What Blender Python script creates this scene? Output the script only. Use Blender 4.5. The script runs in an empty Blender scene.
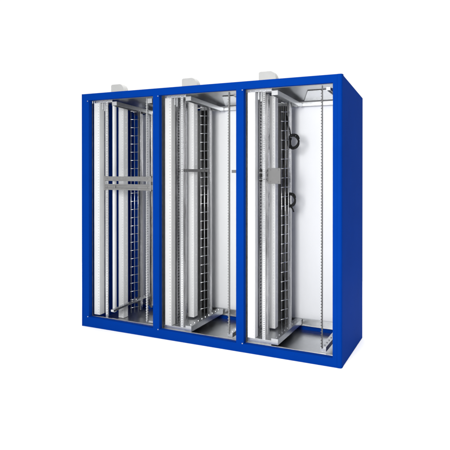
import bpy, bmesh, math, random
from mathutils import Matrix, Vector
random.seed(7)
S = bpy.context.scene
C = S.collection

# ------------------------------------------------------------ camera
cam_d = bpy.data.cameras.new("camera")
cam = bpy.data.objects.new("camera", cam_d); C.objects.link(cam)
yaw, pitch = -0.44737, -0.00461
fw = Vector((math.sin(yaw)*math.cos(pitch), math.cos(yaw)*math.cos(pitch), math.sin(pitch)))
rt = Vector((math.cos(yaw), -math.sin(yaw), 0))
up = rt.cross(fw)
m = Matrix((rt, up, -fw)).transposed().to_4x4()
m.translation = Vector((3.21352, -3.69172, 1.41910))
cam.matrix_world = m
cam_d.sensor_width = 36
cam_d.lens = 520.354/450*36
cam_d.shift_y = -53.18/450
cam_d.clip_start = 0.05; cam_d.clip_end = 500
S.camera = cam

# ------------------------------------------------------------ white studio surround, lamps, exposure
w = bpy.data.worlds.new("World"); S.world = w; w.use_nodes = True
bg = w.node_tree.nodes["Background"]
bg.inputs[0].default_value = (1, 1, 1, 1)
nt = w.node_tree                                     # white studio, dimmed towards front right to darken the side panel
tc = nt.nodes.new("ShaderNodeTexCoord"); dp = nt.nodes.new("ShaderNodeVectorMath"); dp.operation = 'DOT_PRODUCT'
dp.inputs[1].default_value = (.87, -.49, 0)
nt.links.new(tc.outputs["Generated"], dp.inputs[0])
mr = nt.nodes.new("ShaderNodeMapRange")
mr.inputs[1].default_value = -.05; mr.inputs[2].default_value = .8; mr.inputs[3].default_value = 1.08; mr.inputs[4].default_value = .12
nt.links.new(dp.outputs["Value"], mr.inputs[0]); nt.links.new(mr.outputs[0], bg.inputs[1])
S.view_settings.view_transform = 'Standard'; S.view_settings.look = 'None'
S.view_settings.exposure = 0; S.view_settings.gamma = 1
S.view_settings.use_curve_mapping = False

def area(name, loc, target, size, power, col=(1, 1, 1)):
    d = bpy.data.lights.new(name, 'AREA'); d.shape = 'RECTANGLE'
    d.size, d.size_y = size; d.energy = power; d.color = col
    o = bpy.data.objects.new(name, d); C.objects.link(o)
    o.location = loc
    o.rotation_euler = (Vector(target)-Vector(loc)).to_track_quat('-Z', 'Y').to_euler()
    return o
area("key_softbox", (2.25, -3.9, 1.9), (1.7, 0.3, 1.1), (1.0, 1.2), 155)
area("overhead_floor_fill", (2.5, 0.9, 6.5), (2.5, 0.9, 0), (7, 7), 520)  # added fill lamp, whitens the floor and its contact shadow

# ------------------------------------------------------------ materials
def mat(name, base, rough=.5, metal=0., spec=.3, var=.0, vscale=20., bump=0., bscale=200., rvar=0., stretch=(1, 1, 1)):
    M = bpy.data.materials.new(name); M.use_nodes = True
    nt = M.node_tree; b = nt.nodes["Principled BSDF"]
    b.inputs["Base Color"].default_value = (*base, 1)
    b.inputs["Roughness"].default_value = rough
    b.inputs["Metallic"].default_value = metal
    b.inputs["Specular IOR Level"].default_value = spec
    tc = nt.nodes.new("ShaderNodeTexCoord")
    mp = nt.nodes.new("ShaderNodeMapping"); mp.inputs["Scale"].default_value = stretch
    nt.links.new(tc.outputs["Object"], mp.inputs[0])
    if var > 0 or rvar > 0:
        n = nt.nodes.new("ShaderNodeTexNoise"); n.inputs["Scale"].default_value = vscale
        n.inputs["Detail"].default_value = 6; n.inputs["Roughness"].default_value = .65
        nt.links.new(mp.outputs[0], n.inputs["Vector"])
        if var > 0:
            r = nt.nodes.new("ShaderNodeMapRange")
            r.inputs[1].default_value = .3; r.inputs[2].default_value = .7
            r.inputs[3].default_value = 1-var; r.inputs[4].default_value = 1+var
            nt.links.new(n.outputs[0], r.inputs[0])
            mx = nt.nodes.new("ShaderNodeVectorMath"); mx.operation = 'SCALE'
            mx.inputs[0].default_value = base
            nt.links.new(r.outputs[0], mx.inputs["Scale"])
            nt.links.new(mx.outputs[0], b.inputs["Base Color"])
        if rvar > 0:
            r2 = nt.nodes.new("ShaderNodeMapRange")
            r2.inputs[1].default_value = .3; r2.inputs[2].default_value = .7
            r2.inputs[3].default_value = max(.03, rough-rvar); r2.inputs[4].default_value = rough+rvar
            nt.links.new(n.outputs[0], r2.inputs[0]); nt.links.new(r2.outputs[0], b.inputs["Roughness"])
    if bump > 0:
        n2 = nt.nodes.new("ShaderNodeTexNoise"); n2.inputs["Scale"].default_value = bscale
        n2.inputs["Detail"].default_value = 3
        nt.links.new(mp.outputs[0], n2.inputs["Vector"])
        bp = nt.nodes.new("ShaderNodeBump"); bp.inputs["Strength"].default_value = bump
        bp.inputs["Distance"].default_value = .002
        nt.links.new(n2.outputs[0], bp.inputs["Height"]); nt.links.new(bp.outputs[0], b.inputs["Normal"])
    return M
BLUE = mat("blue_paint", (.0008, .031, .235), .5, 0, .002, var=.05, vscale=3, bump=.12, bscale=350)
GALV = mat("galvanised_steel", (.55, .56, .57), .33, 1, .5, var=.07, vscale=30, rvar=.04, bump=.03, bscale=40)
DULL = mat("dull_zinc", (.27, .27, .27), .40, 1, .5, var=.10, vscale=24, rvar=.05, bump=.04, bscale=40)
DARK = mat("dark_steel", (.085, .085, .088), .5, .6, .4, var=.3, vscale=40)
WHITE = mat("white_powder_coat", (.76, .765, .765), .45, 0, .35, var=.015, vscale=6)
PALE = mat("pale_grey_plastic", (.60, .61, .605), .5, 0, .35, var=.03, vscale=9)
BACKW = mat("white_back_sheet", (.88, .89, .90), .45, 0, .3, var=.025, vscale=3, stretch=(1, 1, .4))
RUBBER = mat("black_rubber", (.006, .006, .006), .5, 0, .2)
BRIGHT = mat("bright_punched_zinc", (.72, .73, .74), .24, 1, .5, var=.05, vscale=40, rvar=.05)
GREYM = mat("grey_plate_paint", (.135, .135, .135), .45, .2, .4, var=.05, vscale=12)
SCREW = mat("bright_zinc", (.75, .76, .78), .25, 1)
STREAK = mat("streaked_galvanised_steel", (.42, .42, .43), .26, 1, .5, var=.38, vscale=9, rvar=.08, stretch=(3, 3, .35))
STONE = mat("stone_grey_plastic", (.53, .53, .52), .5, 0, .3, var=.03, vscale=9)
HOOD = mat("grey_hood", (.42, .42, .41), .5, 0, .3, var=.04, vscale=12)
FLOOR = mat("white_studio_floor", (.95, .95, .95), .9, 0, 0)

# ------------------------------------------------------------ mesh helpers
class MB:
    def __init__(s): s.bm = bmesh.new()
    def box(s, x0, x1, y0, y1, z0, z1):
        v = [s.bm.verts.new(p) for p in ((x0,y0,z0),(x1,y0,z0),(x1,y1,z0),(x0,y1,z0),(x0,y0,z1),(x1,y0,z1),(x1,y1,z1),(x0,y1,z1))]
        for f in ((3,2,1,0),(4,5,6,7),(0,1,5,4),(1,2,6,5),(2,3,7,6),(3,0,4,7)): s.bm.faces.new([v[i] for i in f])
        return v
    def tube(s, pts, r, n=8, cap=True):
        pts = [Vector(p) for p in pts]; rings = []
        t0 = (pts[1]-pts[0]).normalized()
        ref = Vector((0,0,1)) if abs(t0.z) < .9 else Vector((1,0,0))
        u = t0.cross(ref).normalized()
        for i, p in enumerate(pts):
            t = (pts[min(i+1, len(pts)-1)]-pts[max(i-1, 0)]).normalized()
            u = (u-t*u.dot(t)).normalized(); q = t.cross(u)
            rings.append([s.bm.verts.new(p+(u*math.cos(a)+q*math.sin(a))*r) for a in [2*math.pi*k/n for k in range(n)]])
        for a, b in zip(rings, rings[1:]):
            for k in range(n): s.bm.faces.new((a[k], a[(k+1) % n], b[(k+1) % n], b[k]))
        if cap: s.bm.faces.new(rings[0][::-1]); s.bm.faces.new(rings[-1])
    def prism(s, prof, y0, y1):                       # profile in XZ, extruded along Y
        a = [s.bm.verts.new((x, y0, z)) for x, z in prof]; b = [s.bm.verts.new((x, y1, z)) for x, z in prof]
        n = len(prof); s.bm.faces.new(a); s.bm.faces.new(b[::-1])
        for k in range(n): s.bm.faces.new((a[k], b[k], b[(k+1) % n], a[(k+1) % n]))
    def grid(s, xs, zs, holes, y0, y1):               # slab with rectangular holes, one manifold solid
        V = {}
        def v(i, j):
            if (i, j) not in V: V[i, j] = s.bm.verts.new((xs[i], y0, zs[j]))
            return V[i, j]
        fs = [s.bm.faces.new((v(i,j), v(i+1,j), v(i+1,j+1), v(i,j+1))) for i in range(len(xs)-1) for j in range(len(zs)-1) if (i, j) not in holes]
        r = bmesh.ops.extrude_face_region(s.bm, geom=fs)
        bmesh.ops.translate(s.bm, vec=(0, y1-y0, 0), verts=[e for e in r['geom'] if isinstance(e, bmesh.types.BMVert)])
    def ladder_front(s, x0, x1, y0, y1, z0, z1, pitch, gap, edge, duty=.5):   # strip facing front with a column of holes
        s.box(x0, x0+edge, y0, y1, z0, z1); s.box(x1-edge, x1, y0, y1, z0, z1)
        z = z0
        while z < z1:
            s.box(x0+edge, x1-edge, y0+.0005, y1-.0005, z, min(z+pitch*(1-duty), z1)); z += pitch
    def ladder_side(s, x0, x1, y0, y1, z0, z1, pitch, edge0, edge1, duty=.5):
        s.box(x0, x1, y0, y0+edge0, z0, z1); s.box(x0, x1, y1-edge1, y1, z0, z1)
        z = z0
        while z < z1:
            s.box(x0+.0005, x1-.0005, y0+edge0, y1-edge1, z, min(z+pitch*(1-duty), z1)); z += pitch
    def build(s, name, material, parent=None, bevel=0, smooth=False, label=None):
        bmesh.ops.recalc_face_normals(s.bm, faces=s.bm.faces)
        me = bpy.data.meshes.new(name); s.bm.to_mesh(me); s.bm.free()
        me.materials.append(material)
        o = bpy.data.objects.new(name, me); C.objects.link(o)
        if parent: o.parent = parent
        if bevel:
            b = o.modifiers.new("bevel", 'BEVEL'); b.width = bevel; b.segments = 3; b.limit_method = 'ANGLE'; b.angle_limit = math.radians(40)
            b.harden_normals = True
        if smooth:
            for p in me.polygons: p.use_smooth = True
        if label: o["label"] = label
        return o

# ------------------------------------------------------------ setting
f = MB(); f.box(-2.2, 6.0, -4.6, 3.0, -.05, 0)
fl = f.build("floor", FLOOR); fl["kind"] = "structure"

# ------------------------------------------------------------ cabinet row
W, H, D = 2.364, 2.10, .76
ROOF_DROP = .081
def roof_z(y): return H-ROOF_DROP*y/D
LEFT = (.082, .830, 1.602)          # left edge of each opening in the front frame
RIGHT = (.767, 1.537, 2.297)
X0 = (.098, .853, 1.610)            # origin of each bay's fittings
SILL = (.088, .072, .066); HEAD = 2.041

cab = bpy.data.objects.new("server_cabinet", None); C.objects.link(cab)
cab["label"] = "wide blue open-front rack cabinet of three bays with galvanised fittings, standing on white floor"
cab["category"] = "cabinet"

# front frame
b = MB()
xs = [.012, LEFT[0], RIGHT[0], LEFT[1], RIGHT[1], LEFT[2], RIGHT[2], W-.034]
b.grid(xs, [0, .07, HEAD, H], {(1, 1), (3, 1), (5, 1)}, 0, .042)
for v in b.bm.verts:
    if abs(v.co.z-.07) < 1e-4: v.co.z = .0905-.0165*min(v.co.x, 1.5)
front = b.build("front_frame", BLUE, cab, bevel=.002)
def corner(xi, xo, rad):
    sg = 1 if xo > xi else -1
    prof = [(xi, .045), (xi, -.0008)]+[(xo-sg*rad*(1-math.sin(a)), -.0008+rad*(1-math.cos(a))) for a in [k*math.pi/16 for k in range(9)]]+[(xo, .045)]
    b = MB(); lo = [b.bm.verts.new((x, y, 0)) for x, y in prof]; hi = [b.bm.verts.new((x, y, H)) for x, y in prof]
    b.bm.faces.new(lo); b.bm.faces.new(hi); n = len(prof)
    for k in range(n): b.bm.faces.new((lo[k], lo[(k+1) % n], hi[(k+1) % n], hi[k]))
    return b.build("corner_post", BLUE, front)
corner(W-.0338, W, .016); corner(.0118, 0, .006)
for i in range(3):
    for z in (HEAD-.008, SILL[i]+.004):
        b = MB(); b.tube([(LEFT[i]-.010, -.004, z), (LEFT[i]-.010, .002, z)], .0045, 12)
        b.build("screw", GALV, front)

# sides, roof, rear frame
def side(x0, x1, name):
    b = MB(); v = b.box(x0, x1, .0455, D, 0, H)
    for q in v:
        if q.co.z > 1: q.co.z = roof_z(q.co.y)
    return b.build(name, BLUE, cab, bevel=.003)
side(0, .022, "side_panel"); side(W-.022, W-.001, "side_panel")
b = MB(); v = b.box(.0225, W-.0225, .0425, D-.002, 0, .01)
for q in v: q.co.z = roof_z(q.co.y)-(.012 if q.co.z < .005 else .002)
b.build("roof_panel", GALV, cab)
rear_h = roof_z(D)-.016
b = MB()
b.grid([.0225, .09, .770, .850, 1.53, 1.61, 2.29, W-.0225], [.001, .056, rear_h-.03, rear_h], {(1, 1), (3, 1), (5, 1)}, D-.05, D-.012)
b.build("rear_frame", BLUE, cab, bevel=.003)

# dividers
for x in (.803, 1.570):
    b = MB(); v = b.box(x, x+.004, .043, D-.051, .012, 2)
    for q in v:
        if q.co.z > 1: q.co.z = roof_z(q.co.y)-.014
    b.build("divider_panel", GALV, cab)

for i in range(3):
    X = X0[i]; L, Rr = LEFT[i], RIGHT[i]
    # floor tray with a bright front lip
    b = MB(); b.box(L-.03, Rr+.02, .0605, D-.0505, .010, .016); b.build("floor_tray", GALV, cab)
    b = MB(); b.box(L-.005, Rr+.02, .0435, .058, HEAD-.002, HEAD+.03); b.build("header_lip", DULL, cab, bevel=.002)
    b = MB(); b.box(L-.005, Rr+.02, .0435, .060, .004, SILL[i]+.004)
    b.build("tray_lip", GALV, cab, bevel=.002)
    # rear closing: white sheet, galvanised sill and head channels
    xr0, xr1 = (.09, .85, 1.61)[i]-.005, (.770, 1.53, 2.29)[i]+.005
    b = MB(); b.box(xr0, xr1, D-.011, D-.006, .06, rear_h-.005); b.build("back_panel", BACKW, cab)
    b = MB(); b.box(xr0+.006, xr1-.006, D-.075, D-.0515, .062, .118); b.box(xr0+.006, xr1-.006, D-.095, D-.0755, .062, .068)
    b.build("rear_sill", GALV, cab, bevel=.002)
    b = MB(); b.box(xr0+.006, xr1-.006, D-.075, D-.0515, rear_h-.035, rear_h-.001); b.build("rear_header", GALV, cab, bevel=.002)
    b = MB(); zc = lambda y: roof_z(y)-.0165
    q = [(X+.275, .66), (X+.40, .34), (X+.66, .34), (X+.66, .66)]
    lo = [b.bm.verts.new((x, y, zc(y)-.004)) for x, y in q]; hi = [b.bm.verts.new((x, y, zc(y))) for x, y in q]
    b.bm.faces.new(lo); b.bm.faces.new(hi)
    for k in range(4): b.bm.faces.new((lo[k], lo[(k+1) % 4], hi[(k+1) % 4], hi[k]))
    b.build("ceiling_plate", BRIGHT, cab)
    # depth rails, bottom and top
    def rail(x, z, wd, ht, y0, y1, lift=0., name="base_rail"):
        b = MB()
        v = b.box(x-wd/2, x+wd/2, y0, y1, z-.006, z)                       # top flange
        v += b.box(x-wd/2, x-wd/2+.004, y0+.001, y1-.001, z-ht, z-.0062); v += b.box(x+wd/2-.004, x+wd/2, y0+.001, y1-.001, z-ht, z-.0062)
        v += b.box(x-wd/2, x+wd/2, y0-.003, y0-.0002, z-ht, z)
        for k in range(9):                                                  # row of bolts
            yy = y0+.04+k*(y1-y0-.08)/8
            b.tube([(x, yy, z), (x, yy, z+.005)], .006, 8)
        if lift:
            for q in b.bm.verts: q.co.z += lift*(q.co.y-y0)/(y1-y0)
        return b.build(name, GALV, cab)
    if i:
        b = MB(); b.box(X-.01, X+.197, .061, D-.1, .094, .104); b.box(X-.01, X+.197, .0606, .0635, .05, .0938); b.build("base_plate", GALV, cab, bevel=.002)
        rail(X+.225, .122, .055, .045, .061, D-.1)
    else:
        rail(X+.20, .165, .03, .018, .061, D-.1, .02)
    rail(X+.60, .112, .042, .035, .075, D-.1)
    rail(X+.225, 2.022, .05, .035, .061, D-.08, -.03, "top_rail")
    rail(X+(.60 if i == 0 else .625), 2.028, .045 if i == 0 else .03, .04 if i == 0 else .022, .061 if i == 0 else .12, D-.08, -.035, "top_rail")
    # front uprights with rows of mounting holes
    def upright(x, y, side_):
        b = MB()
        b.ladder_front(x, x+.022, y, y+.002, .09, 2.02, .0148, 0, .006, .55)
        if side_ > 0: b.ladder_side(x+.0222, x+.0242, y, y+.032, .09, 2.02, .0222, .006, .012, .45)
        else: b.ladder_side(x-.0022, x-.0002, y, y+.04, .09, 2.02, .0222, .006, .012, .45)
        return b.build("upright", BRIGHT, cab)
    upright(X+(.128, .152, .126)[i], .062, -1)
    XU = X+(.560, .588, .589)[i]
    u = MB(); u.ladder_side(XU, XU+.003, .064, .092, .10, 2.036, .0148*1.5, .004, .007, .5)
    u.box(XU+.0035, XU+.009, .065, .067, .10, 2.036)
    zz = .11
    while zz < 2.01:
        u.box(XU-.006, XU-.0003, .066, .068, zz, zz+.008); zz += .0222
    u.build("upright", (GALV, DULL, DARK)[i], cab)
    # thin post behind the front upright
    b = MB(); b.box(X+.100, X+.124, .19, .22, .1, 2.02); b.build("thin_post", WHITE if i == 0 else STREAK, cab, bevel=.002)  # left bay: white colour stands in for the reflection on galvanised steel
    # white cable ducts
    def duct(x0, x1, y0, y1, z0, z1, holes, m):
        b = MB(); b.box(x0, x1-.0045, y0, y1, z0, z1)
        if holes: b.ladder_side(x1-.0043, x1, y0+.0005, y1-.0005, z0, z1, .05, (y1-y0)*.40, (y1-y0)*.40, .22)
        else: b.box(x1-.0043, x1, y0+.0005, y1-.0005, z0, z1)
        o = b.build("cable_duct", m, cab)
        b = MB(); xm = x0+(x1-x0)*.62                       # front cover with a row of punched slots
        b.box(x0+.001, xm, y0-.005, y0-.0005, z0, z1)
        b.ladder_front(xm+.0003, x1-.001, y0-.005, y0-.0005, z0, z1, .0245, 0, (x1-xm)*.33, .34)
        b.build("duct_cover", m, o)
        return o
    duct(X+.004, X+.066, .055, .115, .106, 2.018, False, (PALE, STONE, WHITE)[i])
    duct(X+.081, X+.139, .31, .375, (.02 if i == 0 else .12), 2.02, True, WHITE)
    # wire cable ladder
    b = MB()
    p0, p1 = Vector((X+.168, .385, 0)), Vector((X+.206, .445, 0))
    for k in range(3):
        p = p0.lerp(p1, k/2); b.tube([(p.x, p.y, .05), (p.x, p.y, 2.0)], .0028, 6)
    z = .10
    while z < 2.0:
        b.tube([p0+Vector((-.004, -.006, z)), p1+Vector((.004, .006, z+.004))], .0026, 6); z += .078
    b.build("cable_ladder", SCREW, cab, smooth=True)
    # rear post and its cover
    b = MB(); b.box(X+.192, X+.209, .485, .52, .06, 2.0)
    b.build("rear_post", STREAK, cab, bevel=.002)
    if i:
        b = MB(); b.box(X+(.030 if i == 1 else .055), X+.188, .56, .565, .06, 1.965); b.build("rear_cover", DULL, cab)
        for k in range(6):                                  # black wavy tubes filling the gap behind the wire ladder
            xb = X+.075+.021*k+random.uniform(-.004, .004); ph = random.uniform(0, 6)
            if k < i: continue
            b = MB(); b.tube([(xb+.004*math.sin(ph+j*.9), .535+.006*math.sin(ph*2+j*.7), .09+j*.0935) for j in range(21)], .0085, 8)
            b.build("cable", RUBBER, cab, smooth=True)
        b = MB(); b.ladder_side(X+.069, X+.072, .125, .205, .106, 2.0, .025, .02, .035, .45)
        b.build("punched_plate", STREAK, cab)
        b = MB(); b.ladder_side(X+.066, X+.0688, .2055, .30, .106, 2.0, .0185, .025, .045, .5)
        b.build("punched_plate", STREAK, cab)
    else:
        b = MB(); b.ladder_side(X+.068, X+.071, .118, .165, .106, 2.0, .025, .012, .02, .45); b.build("punched_plate", STREAK, cab)
        b = MB(); b.box(X+.140, X+.190, .53, .55, .06, 1.97); b.build("rear_cover", STREAK, cab, bevel=.003)
        b = MB(); b.box(X+.232, X+.262, .60, .62, .06, 1.97); b.build("rear_post", STREAK, cab, bevel=.003)
    b = MB(); b.box(X+.170, X+.1915, .50, .506, .06, 2.0); b.build("post_cover", DARK, cab)
    # edge strip inside the opening, and the flange that carries the duct tops
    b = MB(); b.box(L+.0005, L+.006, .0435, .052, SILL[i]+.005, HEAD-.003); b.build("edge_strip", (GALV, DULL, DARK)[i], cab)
    b = MB(); b.box(X-.006, X+.20, .0585, .0625, 2.0185, 2.046); b.box(X-.006, X+.20, .063, .16, 2.0225, 2.027)
    for k in range(5): b.tube([(X+.02+.042*k, .0545, 2.031), (X+.02+.042*k, .0584, 2.031)], .006, 8)
    b.box(X+.085, X+.098, .063, .066, 1.96, 2.018); b.box(X+.105, X+.116, .066, .07, 1.945, 2.018)
    b.build("top_flange", GALV, cab, bevel=.001)
    # hood where the cable duct leaves the roof
    zb = roof_z(.28)-.004
    xh = X+(.045, .055, .020)[i]; zt = 2.212
    arc = [(xh+.095+.055*math.sin(a), zt-.075*(1-math.cos(a))) for a in [k*math.pi/16 for k in range(9)]]
    prof = [(xh, zb), (xh, zt-.008), (xh+.012, zt)]+arc+[(xh+.162, zb)]
    b = MB(); b.prism(prof, .24, .31); b.build("cable_hood", HOOD, cab, bevel=.004)

# bay fittings that differ
X = X0[0]
b = MB()
b.box(X+.130, X+.606, .046, .060, 1.3165, 1.357); b.box(X+.132, X+.606, .0605, .085, 1.3165, 1.3205)
b.box(X+.130, X+.606, .046, .060, 1.237, 1.254); b.box(X+.130, X+.606, .046, .060, 1.276, 1.290)
b.box(X+.130, X+.24, .0465, .0595, 1.2543, 1.2757); b.box(X+.48, X+.606, .0465, .0595, 1.2543, 1.2757); b.box(X+.2405, X+.4795, .054, .0592, 1.2543, 1.2757)
b.box(X+.132, X+.606, .0605, .095, 1.237, 1.241)
b.box(X+.116, X+.1295, .045, .062, 1.232, 1.362); b.box(X+.6065, X+.622, .045, .062, 1.232, 1.362)
b.box(X+.6225, X+.648, .048, .058, 1.312, 1.35); b.box(X+.6225, X+.648, .048, .058, 1.243, 1.286)
for zz in (1.337, 1.263):
    for xx in (.15, .58): b.tube([(X+xx, .0425, zz), (X+xx, .0462, zz)], .006, 8)
b.build("cross_bracket", DULL, cab, bevel=.0015, label="double galvanised bar across the left bay")
X = X0[1]
b = MB(); v = b.box(X+.151, X+.160, .07, .50, 1.399, 1.423)
for q in v:
    if q.co.y > .3: q.co.x += .04; q.co.z -= .003
b.build("side_brace", GREYM, cab, label="dark bar in the middle bay")
b = MB(); b.box(X+.6185, X+.684, .062, .072, 1.391, 1.415); b.build("side_brace", GREYM, cab)
X = X0[2]
b = MB(); b.box(X+.160, X+.262, .088, .094, 1.308, 1.430)
for xx, zz in ((.18, 1.415), (.245, 1.415), (.18, 1.325), (.245, 1.325)): b.tube([(X+xx, .085, zz), (X+xx, .0885, zz)], .005, 8)
b.box(X+.082, X+.1595, .089, .093, 1.338, 1.346); b.box(X+.082, X+.1595, .089, .093, 1.392, 1.400)
b.build("mounting_plate", GREYM, cab, bevel=.003, label="square grey plate with two side arms in the right bay")
b = MB()
for zz in (1.325, 1.36, 1.395): b.box(X+.085, X+.124, .09, .12, zz, zz+.025)
b.build("terminal_block", RUBBER, cab, bevel=.002)

# ------------------------------------------------------------ black cables hanging in the right bay
def coil(name, label, cx, cy, cz, rx, rz, tail, turns=2.2):
    root = bpy.data.objects.new(name, None); C.objects.link(root); root.location = (cx, cy, cz)
    root["label"] = label; root["category"] = "cable"; root["group"] = "black cables hanging in the right bay"
    for t, (fx, fz, ox, oz, ph) in enumerate(((1, 1, 0, 0, .3), (.86, .93, -.004, .006, 1.1), (.93, .84, -.006, -.007, 2.3))):
        pts = []
        for k in range(41):
            a = 2*math.pi*k/40*.97+ph; wv = 1+.05*math.sin(2*a+t*2)+.03*math.sin(3*a+t)
            pts.append((ox+rx*fx*wv*math.cos(a), .011*(t-1)+.006*math.sin(a+t), oz+rz*fz*wv*math.sin(a)))
        b = MB(); b.tube(pts, .0065, 10); b.build("loop", RUBBER, root, smooth=True)
    b = MB(); b.tube([(-rx*.72, -.004, rz*.55), (-rx*.86, -.002, rz*.1), (-rx*.84, .0, -rz*.5), (-rx*.6, .0, -rz*.85)], .017, 10); b.build("cable_tie", RUBBER, root, smooth=True)
    b = MB(); b.tube(tail, .0062, 10); b.build("cable_tail", RUBBER, root, smooth=True)
    return root
coil("cable_coil", "black cable wound in a round loop, upper of two in the right bay", X+.245, .468, 1.652, .046, .060,
     [(-.03, 0, .05), (-.036, .0, .09), (-.055, .005, .13), (-.065, .01, .17), (-.07, .01, .22)])
coil("cable_coil", "black cable in a narrow half-open loop, lower of two in the right bay", X+.220, .468, 1.165, .040, .056,
     [(.0, -.004, -.055), (.016, -.008, -.075), (.026, -.008, -.10)], 1.8)
